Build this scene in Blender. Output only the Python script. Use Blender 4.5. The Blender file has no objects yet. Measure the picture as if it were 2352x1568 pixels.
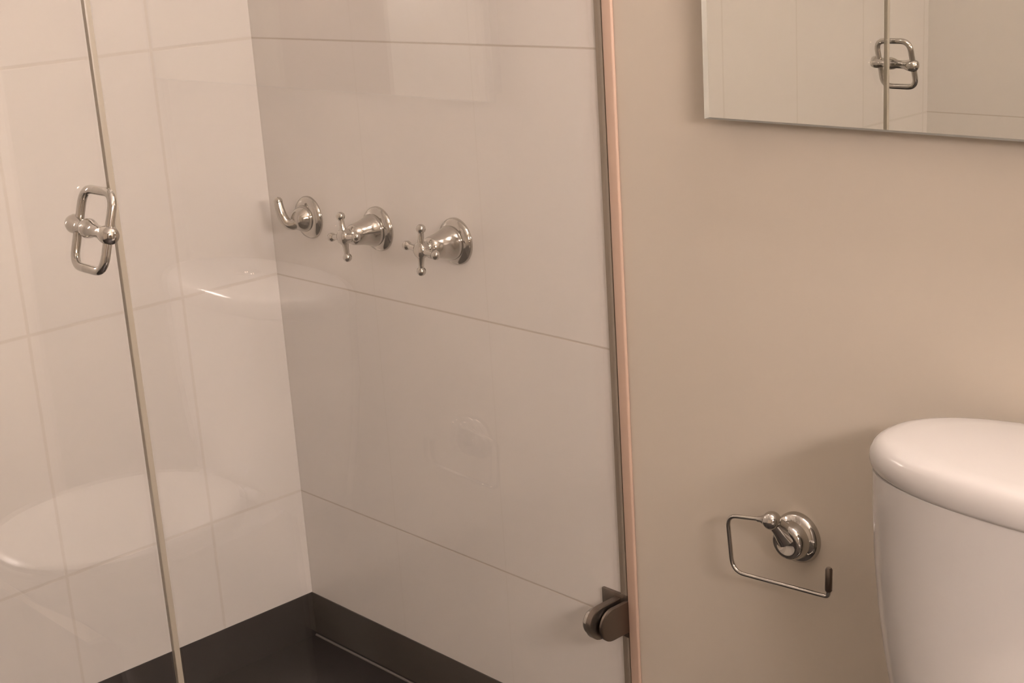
import bpy, bmesh, math
from mathutils import Vector, Matrix
PI = math.pi
S = bpy.context.scene
COL = S.collection

# ------------------------------------------------------------------ camera
cam = bpy.data.cameras.new('camera')
cam.sensor_fit = 'HORIZONTAL'
cam.sensor_width = 36.0
cam.lens = 3422.3 / 2352 * 36.0
cam.clip_start = 0.02
cam_ob = bpy.data.objects.new('camera', cam)
COL.objects.link(cam_ob)
CR = Matrix(((0.6849893598458371, -0.16233276494322124, 0.7102377421144832),
             (0.7258527807115741, 0.23591549402254897, -0.6461281764583341),
             (-0.06266831441219511, 0.9581189660506599, 0.2794292920628557)))
cam_ob.matrix_world = Matrix.Translation((2.41793, -1.58882, 1.41026)) @ CR.to_4x4()
S.camera = cam_ob

# ------------------------------------------------------------------ world, exposure
w = bpy.data.worlds.new('room_air'); S.world = w
w.use_nodes = True
w.node_tree.nodes['Background'].inputs[0].default_value = (0, 0, 0, 1)
w.node_tree.nodes['Background'].inputs[1].default_value = 0.0
S.view_settings.view_transform = 'Standard'
S.view_settings.look = 'None'
S.view_settings.gamma = 1.0
S.view_settings.use_curve_mapping = False
S.view_settings.exposure = 0.0
S.cycles.use_denoising = True
S.cycles.use_adaptive_sampling = True
S.cycles.adaptive_threshold = 0.015
S.cycles.max_bounces = 12
S.cycles.diffuse_bounces = 6
S.cycles.glossy_bounces = 6
S.cycles.transparent_max_bounces = 24
S.cycles.sample_clamp_indirect = 0.0
S.cycles.use_guiding = False
S.cycles.blur_glossy = 0.3

LAMP = 35.0          # radiance of the vanity light over the mirror
CEIL = 0.0           # ceiling lamp, switched off
SIDE_FILL = 86.0         # radiance of the unseen fill light added at the side wall
LIGHT_RGB = (1.0, 0.845, 0.79)

# ------------------------------------------------------------------ materials
def mat(name, color=(.8, .8, .8), rough=.5, metal=0.0, spec=.5, emit=None, strength=0, coat=0.0):
    m = bpy.data.materials.new(name); m.use_nodes = True
    b = m.node_tree.nodes['Principled BSDF']
    b.inputs['Base Color'].default_value = (*color, 1)
    b.inputs['Roughness'].default_value = rough
    b.inputs['Metallic'].default_value = metal
    b.inputs['Specular IOR Level'].default_value = spec
    b.inputs['Coat Weight'].default_value = coat
    if emit:
        b.inputs['Emission Color'].default_value = (*emit, 1)
        b.inputs['Emission Strength'].default_value = strength
    return m

def math_node(nt, op, a, b=None, c=None):
    n = nt.nodes.new('ShaderNodeMath'); n.operation = op
    for i, v in enumerate((a, b, c)):
        if v is None: continue
        if isinstance(v, (int, float)): n.inputs[i].default_value = v
        else: nt.links.new(v, n.inputs[i])
    return n.outputs[0]

def noise_tint(m, scale, amount, base):
    """slight cloudy variation of the base colour"""
    nt = m.node_tree; b = nt.nodes['Principled BSDF']
    tc = nt.nodes.new('ShaderNodeTexCoord')
    nz = nt.nodes.new('ShaderNodeTexNoise'); nz.inputs['Scale'].default_value = scale
    nt.links.new(tc.outputs['Object'], nz.inputs['Vector'])
    mx = nt.nodes.new('ShaderNodeMix'); mx.data_type = 'RGBA'
    mx.inputs[6].default_value = (*[c * (1 - amount) for c in base], 1)
    mx.inputs[7].default_value = (*[min(1, c * (1 + amount)) for c in base], 1)
    nt.links.new(nz.outputs['Fac'], mx.inputs[0])
    nt.links.new(mx.outputs[2], b.inputs['Base Color'])
    return mx.outputs[2]

def tile_mat(name, base, grout, axis, off, wid, zoff, hei, gw=.0026, vstrength=.45, rough=.16):
    m = mat(name, base, rough)
    nt = m.node_tree; b = nt.nodes['Principled BSDF']
    col = noise_tint(m, 2.2, .02, base)
    tc = nt.nodes.new('ShaderNodeTexCoord'); sp = nt.nodes.new('ShaderNodeSeparateXYZ')
    nt.links.new(tc.outputs['Object'], sp.inputs[0])
    def line(sock, o, s):
        f = math_node(nt, 'FRACT', math_node(nt, 'DIVIDE', math_node(nt, 'SUBTRACT', sock, o - 20 * s), s))
        d = math_node(nt, 'MULTIPLY', math_node(nt, 'MINIMUM', f, math_node(nt, 'SUBTRACT', 1.0, f)), s)
        mr = nt.nodes.new('ShaderNodeMapRange'); mr.interpolation_type = 'SMOOTHSTEP'
        nt.links.new(d, mr.inputs[0])
        mr.inputs[1].default_value = gw * .35; mr.inputs[2].default_value = gw
        mr.inputs[3].default_value = 1; mr.inputs[4].default_value = 0
        return mr.outputs[0]
    hz = line(sp.outputs[2], zoff, hei)
    vt = math_node(nt, 'MULTIPLY', line(sp.outputs[axis], off, wid), vstrength)
    fac = math_node(nt, 'MAXIMUM', hz, vt)
    mx = nt.nodes.new('ShaderNodeMix'); mx.data_type = 'RGBA'
    nt.links.new(fac, mx.inputs[0]); nt.links.new(col, mx.inputs[6])
    mx.inputs[7].default_value = (*grout, 1)
    nt.links.new(mx.outputs[2], b.inputs['Base Color'])
    bp = nt.nodes.new('ShaderNodeBump'); bp.inputs['Strength'].default_value = .25; bp.inputs['Distance'].default_value = .001
    bp.invert = True
    nt.links.new(fac, bp.inputs['Height']); nt.links.new(bp.outputs[0], b.inputs['Normal'])
    return m

def glass_mat(name, tint, f0=.04):
    m = bpy.data.materials.new(name); m.use_nodes = True
    nt = m.node_tree; nt.nodes.clear()
    out = nt.nodes.new('ShaderNodeOutputMaterial')
    tr = nt.nodes.new('ShaderNodeBsdfTransparent'); tr.inputs[0].default_value = (*tint, 1)
    gl = nt.nodes.new('ShaderNodeBsdfGlossy'); gl.inputs['Roughness'].default_value = 0.0
    gl.inputs[0].default_value = (1, 1, 1, 1)
    lw = nt.nodes.new('ShaderNodeLayerWeight'); lw.inputs[0].default_value = .5
    p5 = math_node(nt, 'POWER', lw.outputs['Facing'], 5.0)
    fac = math_node(nt, 'MULTIPLY_ADD', p5, 1 - f0, f0)
    mx = nt.nodes.new('ShaderNodeMixShader')
    nt.links.new(fac, mx.inputs[0]); nt.links.new(tr.outputs[0], mx.inputs[1]); nt.links.new(gl.outputs[0], mx.inputs[2])
    nt.links.new(mx.outputs[0], out.inputs[0])
    return m

TZ = 1.20505
TILE = (.79, .772, .76)
GROUT_B = (.60, .555, .51)
GROUT_L = (.725, .695, .665)
M_tile_b = tile_mat('cream_tile_back', TILE, GROUT_B, 0, .31, .3065, TZ, .457, gw=.0022, vstrength=.12)
M_tile_l = tile_mat('cream_tile_left', TILE, GROUT_L, 1, -.214, .309, TZ, .457, gw=.0042, vstrength=.9)
M_paint = mat('beige_paint', (.535, .484, .408), .55); noise_tint(M_paint, 3.0, .015, (.535, .484, .408))
M_ceil = mat('white_paint', (.82, .79, .74), .7)
M_dark = mat('charcoal_tile', (.042, .037, .036), .38); noise_tint(M_dark, 14, .25, (.042, .037, .036))
M_floor = tile_mat('charcoal_floor_tile', (.030, .026, .025), (.10, .095, .09), 0, .3, .3, 0, 10, gw=.003, vstrength=0.0, rough=.35)
M_caulk = mat('grey_grout', (.17, .155, .15), .5)
M_rfloor = mat('charcoal_room_floor', (.055, .048, .045), .4); noise_tint(M_rfloor, 5, .15, (.055, .048, .045))
M_strip = mat('peach_tile_edge', (.51, .37, .285), .4)
M_chrome = mat('chrome', (.52, .498, .467), .09, 1.0)
M_nickel = mat('dark_nickel', (.20, .165, .14), .32, 1.0)
M_ceramic = mat('white_ceramic', (.52, .505, .485), .12, coat=.3)
M_plastic = mat('white_plastic', (.52, .505, .485), .22)
M_mirror = mat('mirror_silver', (.86, .87, .83), .0, 1.0)
M_bevel = mat('mirror_edge', (.80, .82, .77), .22, .6)
M_back = mat('mirror_backing', (.35, .33, .31), .6)
M_glass = glass_mat('clear_glass', (.955, .95, .935), f0=.065)
M_seal = mat('vinyl_seal', (.28, .25, .20), .35)
M_sil = mat('grey_silicone', (.26, .22, .175), .45)
M_towel = mat('taupe_terry', (.20, .155, .12), .95); noise_tint(M_towel, 60, .2, (.20, .155, .12))
M_globe = mat('lit_globe', (.9, .9, .9), .4, emit=LIGHT_RGB, strength=LAMP)
M_disc = mat('lit_diffuser', (.9, .9, .9), .4, emit=LIGHT_RGB, strength=CEIL)
M_fill = mat('fill_shade', (.9, .9, .9), .4, emit=LIGHT_RGB, strength=SIDE_FILL)  # glow of the added side fill
M_added_door = mat('added_door_white', (.85, .83, .80), .4)

# ------------------------------------------------------------------ mesh helpers
def finish(name, bm, m, parent=None, smooth=True, angle=40):
    bmesh.ops.recalc_face_normals(bm, faces=bm.faces)
    me = bpy.data.meshes.new(name); bm.to_mesh(me); bm.free()
    me.materials.append(m)
    if smooth:
        me.polygons.foreach_set('use_smooth', [True] * len(me.polygons))
        me.set_sharp_from_angle(angle=math.radians(angle))
    o = bpy.data.objects.new(name, me); COL.objects.link(o)
    if parent:
        o.parent = parent
        o.matrix_parent_inverse = Matrix.Translation(-world_loc(parent))
    return o

def world_loc(o):
    v = Vector(o.location)
    if o.parent:
        # children are built in world coordinates; meshes sit at the origin
        return Vector((0, 0, 0)) if o.type == 'MESH' else v
    return v

def bx(bm, lo, hi, bev=0.0, seg=2):
    r = bmesh.ops.create_cube(bm, size=1)
    c = [(a + b) / 2 for a, b in zip(lo, hi)]; s = [b - a for a, b in zip(lo, hi)]
    for v in r['verts']:
        v.co = Vector([v.co[i] * s[i] + c[i] for i in range(3)])
    if bev:
        ed = {e for v in r['verts'] for e in v.link_edges}
        bmesh.ops.bevel(bm, geom=list(ed), offset=bev, segments=seg, profile=.5, affect='EDGES', clamp_overlap=True)
    return bm

def box(name, lo, hi, m, parent=None, bev=0.0, seg=2):
    return finish(name, bx(bmesh.new(), lo, hi, bev, seg), m, parent, smooth=bev > 0)

def frame_for(d):
    d = Vector(d).normalized()
    up = Vector((0, 0, 1)) if abs(d.z) < .9 else Vector((1, 0, 0))
    a = d.cross(up).normalized(); b = a.cross(d).normalized()
    return d, a, b

def lathe(bm, origin, axis, prof, n=40):
    """prof: list of (distance along axis, radius)"""
    d, a, b = frame_for(axis); o = Vector(origin); rings = []
    for t, r in prof:
        if r < 1e-6:
            rings.append([bm.verts.new(o + d * t)])
        else:
            rings.append([bm.verts.new(o + d * t + (a * math.cos(2 * PI * k / n) + b * math.sin(2 * PI * k / n)) * r) for k in range(n)])
    for p, q in zip(rings, rings[1:]):
        for k in range(n):
            k2 = (k + 1) % n
            if len(p) == 1 and len(q) == 1: continue
            if len(p) == 1: bm.faces.new((p[0], q[k], q[k2]))
            elif len(q) == 1: bm.faces.new((p[k], p[k2], q[0]))
            else: bm.faces.new((p[k], p[k2], q[k2], q[k]))
    for r in (rings[0], rings[-1]):
        if len(r) > 1: bm.faces.new(r)
    return bm

def sphere(bm, c, r, seg=28):
    n = 14
    return lathe(bm, c, (0, -1, 0), [(-r * math.cos(PI * k / n), r * math.sin(PI * k / n)) for k in range(n + 1)], seg)

def round_path(pts, rad, closed=False, n=8):
    """replace the corners of a polyline with arcs"""
    pts = [Vector(p) for p in pts]; out = []
    N = len(pts)
    for i, p in enumerate(pts):
        if not closed and i in (0, N - 1):
            out.append(p); continue
        a = pts[i - 1]; c = pts[(i + 1) % N]
        r = rad[i] if isinstance(rad, (list, tuple)) else rad
        u = (a - p); v = (c - p)
        k = min(r, u.length * .49, v.length * .49)
        s = p + u.normalized() * k; e = p + v.normalized() * k
        for j in range(n + 1):
            t = j / n
            out.append(s * (1 - t) ** 2 + p * 2 * t * (1 - t) + e * t * t)
    return out

def tube(bm, path, rad, n=16, closed=False, cap=True):
    pts = [Vector(p) for p in path]; N = len(pts)
    rads = rad if isinstance(rad, (list, tuple)) else [rad] * N
    prev = None; rings = []
    for i in range(N):
        if closed: t = (pts[(i + 1) % N] - pts[i - 1]).normalized()
        else: t = (pts[min(i + 1, N - 1)] - pts[max(i - 1, 0)]).normalized()
        if prev is None:
            _, a, b = frame_for(t)
        else:
            a = (prev - t * prev.dot(t)).normalized(); b = a.cross(t)
        prev = a
        rings.append([bm.verts.new(pts[i] + (a * math.cos(2 * PI * k / n) + b * math.sin(2 * PI * k / n)) * rads[i]) for k in range(n)])
    pairs = list(zip(rings, rings[1:])) + ([(rings[-1], rings[0])] if closed else [])
    for p, q in pairs:
        for k in range(n):
            bm.faces.new((p[k], p[(k + 1) % n], q[(k + 1) % n], q[k]))
    if not closed and cap:
        bm.faces.new(rings[0]); bm.faces.new(rings[-1])
    return bm

def superell(cx, cy, a, b, e, n=96, yf=None):
    out = []
    for k in range(n):
        t = 2 * PI * k / n; c, s = math.cos(t), math.sin(t)
        x = math.copysign(abs(c) ** (2 / e), c) * a; y = math.copysign(abs(s) ** (2 / e), s) * b
        if yf and y < 0: y *= yf
        out.append((cx + x, cy + y))
    return out

def loft(bm, rings, cap0=True, cap1=True):
    """rings: list of lists of points"""
    R = [[bm.verts.new(p) for p in r] for r in rings]; n = len(R[0])
    for p, q in zip(R, R[1:]):
        for k in range(n):
            bm.faces.new((p[k], p[(k + 1) % n], q[(k + 1) % n], q[k]))
    if cap0: bm.faces.new(R[0])
    if cap1: bm.faces.new(R[-1])
    return bm

def thing(name, label, cat, loc, group=None):
    o = bpy.data.objects.new(name, None); COL.objects.link(o)
    o.empty_display_size = .05
    o.location = loc
    tag(o, label, cat, group); return o

def tag(o, label, cat, group=None):
    o['label'] = label; o['category'] = cat
    if group: o['group'] = group
    return o

def struct(o, label, cat):
    o['kind'] = 'structure'; o['label'] = label; o['category'] = cat; return o

# ------------------------------------------------------------------ the room shell
FZ = -.034           # shower floor
RX, RJ, RY, RX2, CZ = 2.14, -.35, -3.0, 3.15, 2.45
struct(box('floor', (.97, RY - .1, -.13), (RX2 + .1, 0, -.03), M_rfloor), 'dark charcoal bathroom floor under the toilet', 'floor')
struct(box('shower_floor', (0, -2.4, -.13), (.97, 0, FZ), M_floor), 'dark charcoal shower floor in the corner', 'floor')
struct(box('ceiling', (-.1, RY - .1, CZ), (RX2 + .1, .1, CZ + .1), M_ceil), 'white bathroom ceiling', 'ceiling')
struct(box('wall_left', (-.1, RY - .1, -.13), (0, .1, CZ), M_tile_l), 'cream tiled wall at the left, seen through the glass', 'wall')
struct(box('wall_shower', (0, 0, -.13), (.912, .1, CZ), M_tile_b), 'cream tiled shower wall carrying the three taps', 'wall')
struct(box('wall_back', (.912, 0, -.13), (RX2 + .1, .1, CZ), M_paint), 'beige painted wall behind the toilet', 'wall')
struct(box('wall_right', (RX, RJ, -.13), (RX2 + .1, 0, CZ), M_paint), 'beige painted wall to the right of the toilet', 'wall')
struct(box('wall_side', (RX2, RY, -.13), (RX2 + .1, RJ, CZ), M_paint), 'beige painted side wall', 'wall')
struct(box('wall_front', (0, RY - .1, -.13), (RX2, RY, CZ), M_paint), 'beige painted wall facing the toilet', 'wall')
struct(box('wall_end', (0, -2.5, -.13), (.97, -2.4, CZ), M_tile_b), 'cream tiled end wall of the shower', 'wall')
d = box('added_door', (RX2 - .008, -2.20, -.03), (RX2, -1.41, 2.0), M_added_door, bev=.003)  # made-up door, a bright surface for the glass to reflect
struct(d, 'added white door in the side wall, made up to brighten reflections', 'door')
bm = bmesh.new(); lathe(bm, (RX2 - .008, -2.13, .95), (-1, 0, 0), [(0, .026), (.006, .026), (.009, .011), (.035, .010), (.042, .024), (.058, .027), (.068, .02), (.071, 0)], 28)
finish('added_door_knob', bm, M_chrome, d)
t = thing('added_towel_rail', 'unseen chrome towel rail added on the side wall beside the added door', 'towel rail', (RX2, -1.06, 1.27))  # rail and towel are added, a dark surface for the glass to reflect
bm = bmesh.new(); tube(bm, [(RX2 - .075, -1.40, 1.27), (RX2 - .075, -.70, 1.27)], .009, 16); finish('rail', bm, M_chrome, t)
for yy in (-1.395, -.705):
    bm = bmesh.new(); lathe(bm, (RX2, yy, 1.27), (-1, 0, 0), [(0, .026), (.006, .026), (.010, .012), (.064, .011), (.076, .015), (.088, .012), (.090, 0)], 28); finish('bracket', bm, M_chrome, t)
bm = bmesh.new(); rings = []
def drape(off):
    out = [(RX2 - .075 - .013 - off, .62)]
    out += [(RX2 - .075 - (.013 + off) * math.cos(PI * k / 8), 1.27 + (.013 + off) * math.sin(PI * k / 8)) for k in range(9)]
    return out + [(RX2 - .075 + .013 + off, .70)]
prof = drape(.008) + drape(-.003)[::-1]
ys = [-1.375 + .645 * k / 24 for k in range(25)]
loft(bm, [[(x - .004 * math.sin(yy * 31) * (1.27 - min(z, 1.27)), yy, z) for x, z in prof] for yy in ys])
o = finish('added_towel', bm, M_towel)
tag(o, 'unseen taupe towel added over the side wall rail to darken reflections', 'towel')
ZB = .0631
def skirting(name, lo, hi, lab):
    struct(box(name, lo, hi, M_dark, bev=.0008), lab, 'skirting')
skirting('baseboard_left', (0, -2.4, FZ), (.003, 0, ZB), 'dark charcoal skirting tile along the left shower wall')
skirting('baseboard_back', (.003, -.003, FZ), (.85, 0, ZB), 'dark charcoal skirting tile under the tapped shower wall')
bm = bmesh.new(); tube(bm, [(.006, -.005, FZ + .0012), (.85, -.005, FZ + .0012)], .0028, 10)
struct(finish('trim_1', bm, M_caulk), 'pale caulk line at the foot of the dark skirting', 'trim')
struct(box('trim_2', (.9125, -.0065, -.03), (.9325, 0, CZ), M_strip, bev=.003, seg=3), 'peach tile edge strip beside the glass', 'trim')
bm = bmesh.new(); bx(bm, (.85, -2.4, -.03), (.97, 0, .055), .004)
struct(finish('shower_curb', bm, M_dark), 'dark low curb under the shower glass', 'curb')

# ------------------------------------------------------------------ shower glass
GX0, GX1 = .8974, .9074
screen = thing('shower_screen', 'fixed clear glass panel joined to the wall beside the peach strip', 'shower screen', (.9024, -.4, .055))
box('glass_pane', (GX0, -.7935, .058), (GX1, -.004, 2.05), M_glass, screen, bev=.0008, seg=1)
box('silicone_seal', (.8965, -.0045, .058), (.9105, 0, 2.05), M_sil, screen, bev=.0012)

door = thing('shower_door', 'clear glass shower door with a chrome looped pull at its edge', 'shower door', (.9024, -1.15, .066))
box('glass_pane', (GX0, -1.50, .068), (GX1, -.8025, 2.05), M_glass, door, bev=.0008, seg=1)
box('edge_seal', (.8985, -.8022, .068), (.9063, -.7945, 2.05), M_seal, door, bev=.0012)
end = thing('shower_screen', 'fixed clear glass panel beyond the shower door, reflected in the mirror', 'shower screen', (.9024, -1.95, .055))
box('glass_pane', (GX0, -2.395, .058), (GX1, -1.506, 2.05), M_glass, end, bev=.0008, seg=1)

# the looped pull: a ring through the glass and a crossbar with knob ends
HC = Vector((.9035, -.8275, 1.0955))
def hp(x, z): return HC + Vector((x, z * .30, z))
pull = None
bm = bmesh.new()
ring = round_path([hp(-.0345, .042), hp(.0345, .042), hp(.0345, -.042), hp(-.0345, -.042)], .019, closed=True, n=8)
tube(bm, ring, .0051, 14, closed=True)
pull = finish('pull_handle', bm, M_chrome, door)
pull['label'] = 'chrome looped pull handle'
bm = bmesh.new()
lathe(bm, HC + Vector((-.052, 0, .003)), (1, 0, -.06), [(0, 0), (.0008, .006), (.003, .0095), (.008, .0112), (.015, .0108), (.022, .0085), (.028, .0078), (.034, .0098),
      (.041, .0115), (.048, .0098), (.054, .0075), (.069, .0075), (.076, .0095), (.083, .011), (.089, .0108), (.094, .0088), (.0965, .005), (.097, 0)], 28)
finish('crossbar', bm, M_chrome, pull)

# ------------------------------------------------------------------ clamp at the wall foot of the panel
cl = thing('glass_clamp', 'dark metal clamp holding the glass to the wall, near the foot of the peach strip', 'clamp', (.9024, 0, .30))
box('wall_plate', (.856, -.006, .264), (.9115, -.0001, .338), M_nickel, cl, bev=.001)
def jaw(x0, x1, reach):
    bm = bmesh.new(); prof = [(0, .331), (-reach + .028, .331)]
    zc, r = .303, .028
    for k in range(1, 12):
        a = PI / 2 - PI * k / 12
        prof.append((-reach + .028 - r * math.cos(a), zc + r * math.sin(a)))
    prof += [(-reach + .028, .275), (0, .275)]
    ring = lambda x, q: [(x, -.004 + y * q if y < -.001 else -.004, .303 + (z - .303) * q) for y, z in prof]
    loft(bm, [ring(x0, .95), ring(x0 + .0015, 1), ring(x1 - .0015, 1), ring(x1, .95)])
    return finish('jaw', bm, M_nickel, cl, angle=30)
jaw(.884, .8972, .073)
jaw(.9076, .9145, .066)
bm = bmesh.new()
lathe(bm, (.884, -.050, .302), (-1, 0, 0), [(0, .0235), (.006, .0235), (.010, .0215), (.0125, .017), (.0135, .010), (.0137, 0)], 36)
c_ = finish('screw_cap', bm, M_chrome, cl); c_['label'] = 'round chrome screw cap'

# ------------------------------------------------------------------ shower taps
def bell(bm, x, z, L):
    lathe(bm, (x, 0, z), (0, -1, 0), [(0, .038), (.004, .038), (.007, .036), (.009, .031), (.014, .030), (.017, .026), (.024, .021),
          (.034, .0185), (L - .012, .0175), (L - .008, .0165), (L - .006, .013), (L, .012), (L + .004, .0)], 40)
def cross_tap(x, z, twist, label):
    t = thing('shower_tap', label, 'tap', (x, 0, z), 'chrome taps on the shower wall')
    L = .070
    bm = bmesh.new(); lathe(bm, (x, -.0001, z), (0, -1, 0), [(0, .0405), (.003, .0405), (.0075, .038), (.0105, .032), (.0125, .027), (.013, .0)], 48)
    finish('escutcheon', bm, M_chrome, t)
    bm = bmesh.new(); lathe(bm, (x, -.0125, z), (0, -1, 0), [(0, .029), (.003, .0295), (.007, .0285), (.014, .0255), (.028, .0215), (.046, .0185), (.050, .016), (.052, .0125), (.056, .0115)], 40)
    finish('body', bm, M_chrome, t)
    bm = bmesh.new(); hy = -.078
    lathe(bm, (x, -.067, z), (0, -1, 0), [(0, .0118), (.004, .0135), (.010, .014), (.016, .0135), (.019, .011), (.0215, .006), (.022, 0)], 32)
    for k in range(4):
        a = twist + k * PI / 2
        d = Vector((math.cos(a), 0, math.sin(a)))
        lathe(bm, Vector((x, hy, z)) + d * .010, d, [(0, .0064), (.010, .0050), (.020, .0048), (.0225, .0072), (.0265, .0082), (.0305, .0072), (.0335, .004), (.0345, 0)], 20)
    finish('cross_handle', bm, M_chrome, t)
    return t
cross_tap(.3400, .8765, math.radians(97), 'middle chrome cross-handle tap of the three on the shower wall')
cross_tap(.5500, .8785, math.radians(84), 'chrome cross-handle tap on the shower wall nearest the glass clamp side')
# the lever tap beside the corner
x, z = .1310, .8755
t = thing('shower_tap', 'chrome tap with a curved lever, nearest the tiled corner', 'tap', (x, 0, z), 'chrome taps on the shower wall')
bm = bmesh.new(); lathe(bm, (x, -.0001, z), (0, -1, 0), [(0, .0405), (.003, .0405), (.0075, .038), (.0105, .032), (.0125, .027), (.013, .0)], 48)
finish('escutcheon', bm, M_chrome, t)
bm = bmesh.new(); lathe(bm, (x, -.0125, z), (0, -1, 0), [(0, .025), (.003, .0255), (.008, .0235), (.016, .020), (.022, .015), (.025, .008), (.0255, 0)], 40)
finish('body', bm, M_chrome, t)
bm = bmesh.new()
lp = [(x, -.026, z - .004), (x - .006, -.036, z - .008), (x - .014, -.043, z - .005), (x - .021, -.047, z + .008), (x - .025, -.049, z + .024), (x - .027, -.049, z + .036)]
from mathutils import geometry
sm = []
for i in range(len(lp) - 1):
    a = Vector(lp[max(i - 1, 0)]); b = Vector(lp[i]); c = Vector(lp[i + 1]); d = Vector(lp[min(i + 2, len(lp) - 1)])
    for k in range(6):
        u = k / 6
        sm.append(.5 * ((2 * b) + (c - a) * u + (2 * a - 5 * b + 4 * c - d) * u * u + (3 * b - a - 3 * c + d) * u ** 3))
sm.append(Vector(lp[-1]))
N = len(sm)
tube(bm, sm, [.0115 - .0035 * i / N for i in range(N)], 16)
sphere(bm, sm[-1], .0085, 20)
finish('lever', bm, M_chrome, t)

# ------------------------------------------------------------------ toilet paper holder
t = thing('toilet_paper_holder', 'empty chrome toilet paper holder on the beige wall left of the toilet', 'paper holder', (1.2457, 0, .533))
bm = bmesh.new()
lathe(bm, (1.2457, -.0001, .533), (0, -1, 0), [(0, .0375), (.004, .0375), (.008, .0362), (.0115, .0335), (.0135, .030), (.0145, .0285), (.020, .0275), (.026, .026), (.030, .0235),
      (.032, .020), (.0315, .016), (.029, .012), (.0275, .006), (.027, 0)], 56)
finish('rosette', bm, M_chrome, t)
bm = bmesh.new()
bl = Vector((1.2290, -.040, .5665))
lathe(bm, (1.2420, -.020, .540), bl - Vector((1.2420, -.020, .540)), [(0, .0195), (.008, .0165), (.016, .0135), (.024, .0115), (.032, .0105), (.036, .010)], 28)
sphere(bm, bl, .0135, 28)
lathe(bm, bl, (-1, 0, -.17), [(0, .011), (.012, .008), (.017, .0055), (.024, .0042), (.025, .0)], 24)
finish('knuckle', bm, M_chrome, t)
bm = bmesh.new()
arm = round_path([bl + Vector((-.010, 0, -.0015)), (1.1500, -.040, .5535), (1.1575, -.040, .4680), (1.3235, -.040, .4790), (1.3245, -.040, .5230)], [0, .017, .022, .006, 0], n=8)
tube(bm, arm, .0031, 14)
arm_o = finish('arm', bm, M_chrome, t)
bm = bmesh.new(); lathe(bm, (1.3237, -.040, .487), (.02, 0, 1), [(0, .0035), (.002, .0050), (.033, .0050), (.0355, .0035), (.036, 0)], 20)
finish('end_sleeve', bm, M_nickel, arm_o)

# ------------------------------------------------------------------ mirror
t = thing('wall_mirror', 'wide frameless mirror with a slim slanted rim above the toilet', 'mirror', (1.6265, 0, 1.1192))
mx0, mx1, mz0, mz1 = 1.1165, 2.1365, 1.1195, 1.78
box('backing', (mx0 + .012, -.0235, mz0 + .012), (mx1 - .012, 0, mz1 - .012), M_back, t)
bm = bmesh.new()
bv = .011
def rect(x0, x1, z0, z1, y): return [(x0, y, z0), (x1, y, z0), (x1, y, z1), (x0, y, z1)]
loft(bm, [rect(mx0, mx1, mz0, mz1, -.0235), rect(mx0, mx1, mz0, mz1, -.0275), rect(mx0 + bv, mx1 - bv, mz0 + .003, mz1 - .003, -.0299)], True, False)
finish('bevelled_edge', bm, M_bevel, t, smooth=False)
bm = bmesh.new(); f = bm.faces.new([bm.verts.new(p) for p in rect(mx0 + bv, mx1 - bv, mz0 + .003, mz1 - .003, -.0300)])
g = bmesh.ops.extrude_face_region(bm, geom=[f]); bmesh.ops.translate(bm, verts=[v for v in g['geom'] if isinstance(v, bmesh.types.BMVert)], vec=(0, .0005, 0))
finish('mirror_glass', bm, M_mirror, t, smooth=False)

# ------------------------------------------------------------------ toilet
TX, TY = 1.7035, -.119
t = thing('toilet', 'white ceramic toilet with an oval tank lid against the beige wall', 'toilet', (TX, -.3, -.03))
bm = bmesh.new(); rings = []
for z, s, dy in ((.365, .74, .0), (.372, .775, 0), (.40, .80, 0), (.46, .855, 0), (.52, .905, 0), (.58, .94, 0), (.64, .962, 0), (.70, .972, 0), (.745, .972, 0)):
    rings.append([(px, py, z) for px, py in superell(TX, TY - (1 - s) * .03, .246 * s, .112 * (.25 + .75 * s), 2.5)])
loft(bm, rings)
finish('tank', bm, M_ceramic, t)
bm = bmesh.new(); rings = []
for z, s in ((.7445, .955), (.7455, .978), (.7490, .992), (.755, 1.0), (.762, 1.0), (.768, .993), (.7745, .978), (.7795, .955), (.7830, .92), (.7850, .87), (.7862, .75), (.7868, .5), (.787, .2)):
    rings.append([(px, py, z) for px, py in superell(TX, TY, .2465 * s, .1145 * (1 - (1 - s) * 1.0), 2.3)])
loft(bm, rings)
finish('tank_lid', bm, M_ceramic, t, angle=60)
bm = bmesh.new(); lathe(bm, (TX + .02, TY, .7865), (0, 0, 1), [(0, .022), (.003, .022), (.005, .020), (.0055, 0)], 32)
finish('flush_button', bm, M_chrome, t)
# bowl and foot
def bowl_ring(z, a, yb, yf, e=2.3, n=72):
    cy = (yb + yf) / 2; b = (yb - yf) / 2
    return [(px, py, z) for px, py in superell(TX, cy, a, b, e, n)]
bm = bmesh.new()
loft(bm, [bowl_ring(-.03, .115, -.10, -.52), bowl_ring(.0, .112, -.10, -.51), bowl_ring(.08, .098, -.10, -.48), bowl_ring(.17, .105, -.10, -.49),
          bowl_ring(.25, .140, -.11, -.56), bowl_ring(.32, .172, -.12, -.64), bowl_ring(.365, .182, -.12, -.675), bowl_ring(.380, .180, -.125, -.672)], True, True)
finish('bowl', bm, M_ceramic, t)
bm = bmesh.new()
loft(bm, [bowl_ring(.382, .176, -.235, -.672, 2.2), bowl_ring(.386, .184, -.23, -.680, 2.2), bowl_ring(.397, .184, -.23, -.680, 2.2), bowl_ring(.400, .180, -.235, -.676, 2.2)])
finish('seat', bm, M_plastic, t)
bm = bmesh.new()
loft(bm, [bowl_ring(.402, .178, -.235, -.675, 2.2), bowl_ring(.405, .185, -.23, -.682, 2.2), bowl_ring(.414, .185, -.23, -.682, 2.2), bowl_ring(.419, .178, -.238, -.674, 2.2), bowl_ring(.4215, .150, -.27, -.64, 2.2), bowl_ring(.4225, .06, -.40, -.52, 2.2)])
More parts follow.
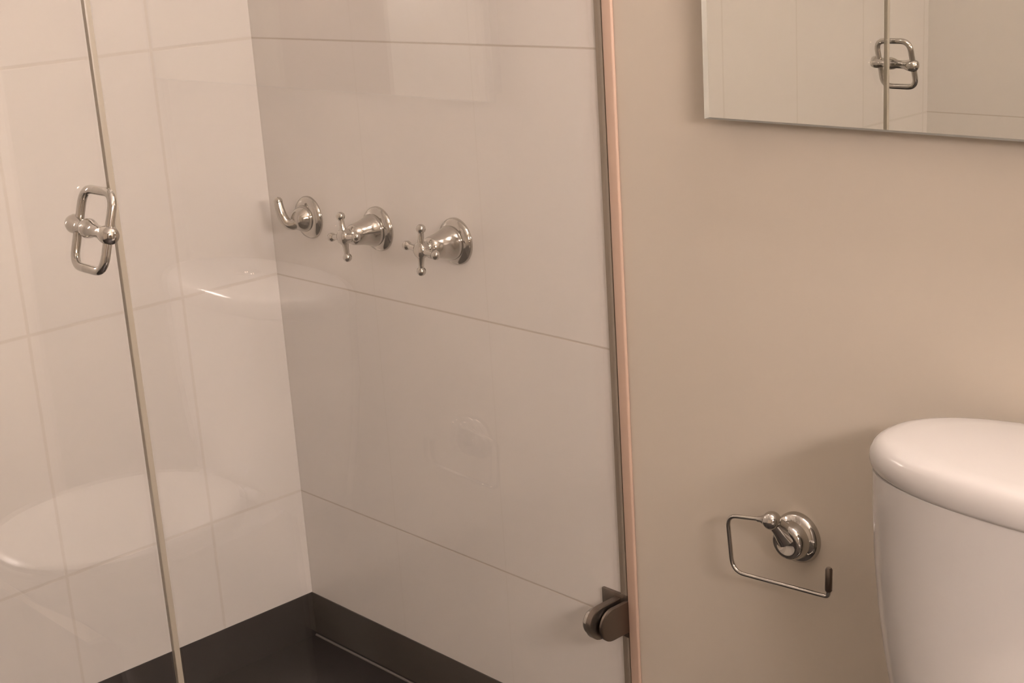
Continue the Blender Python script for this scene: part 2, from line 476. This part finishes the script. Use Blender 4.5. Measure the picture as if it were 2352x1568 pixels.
finish('seat_lid', bm, M_plastic, t)
for sx in (-.075, .075):
    bm = bmesh.new(); lathe(bm, (TX + sx - .02, -.228, .402), (1, 0, 0), [(0, 0), (0, .011), (.04, .011), (.04, 0)], 20)
    finish('hinge', bm, M_plastic, t)

# ------------------------------------------------------------------ lamps
VX = 1.6265
t = thing('vanity_light', 'vanity light with three opal shades on the wall over the mirror', 'wall lamp', (VX, 0, 1.95))
box('back_plate', (VX - .36, -.03, 1.90), (VX + .36, 0, 2.0), M_chrome, t, bev=.006)
for dx in (-.24, 0, .24):
    bm = bmesh.new(); lathe(bm, (VX + dx, -.03, 1.95), (0, -1, 0), [(0, .03), (.01, .03), (.03, .022), (.045, .020), (.085, .020)], 28)
    finish('arm', bm, M_chrome, t)
    bm = bmesh.new(); lathe(bm, (VX + dx - .09, -.155, 1.95), (1, 0, 0), [(0, 0), (0, .04), (.006, .046), (.174, .046), (.18, .04), (.18, 0)], 32)
    finish('opal_shade', bm, M_globe, t)
t = thing('side_fill_light', 'unseen drum-shaped fill light added on the beige side wall', 'wall lamp', (RX2, -1.0, 1.56))  # invented source, added to brighten the left shower wall
box('back_plate', (RX2 - .02, -1.25, 1.46), (RX2, -.75, 1.66), M_chrome, t, bev=.005)
bm = bmesh.new(); lathe(bm, (RX2 - .105, -1.30, 1.56), (0, 1, 0), [(0, 0), (0, .076), (.008, .084), (.592, .084), (.60, .076), (.60, 0)], 32)
finish('opal_shade', bm, M_fill, t)  # glowing body of the added fill
t = thing('ceiling_light', 'round flush ceiling light in the middle of the room', 'ceiling lamp', (2.0, -1.7, CZ))
bm = bmesh.new(); lathe(bm, (2.0, -1.7, CZ), (0, 0, -1), [(0, .17), (.03, .17), (.035, .16), (.035, 0)], 48); finish('rim', bm, M_chrome, t)
bm = bmesh.new(); lathe(bm, (2.0, -1.7, CZ - .035), (0, 0, -1), [(0, .155), (.02, .15), (.04, .12), (.055, .06), (.058, 0)], 48); finish('diffuser', bm, M_disc, t)
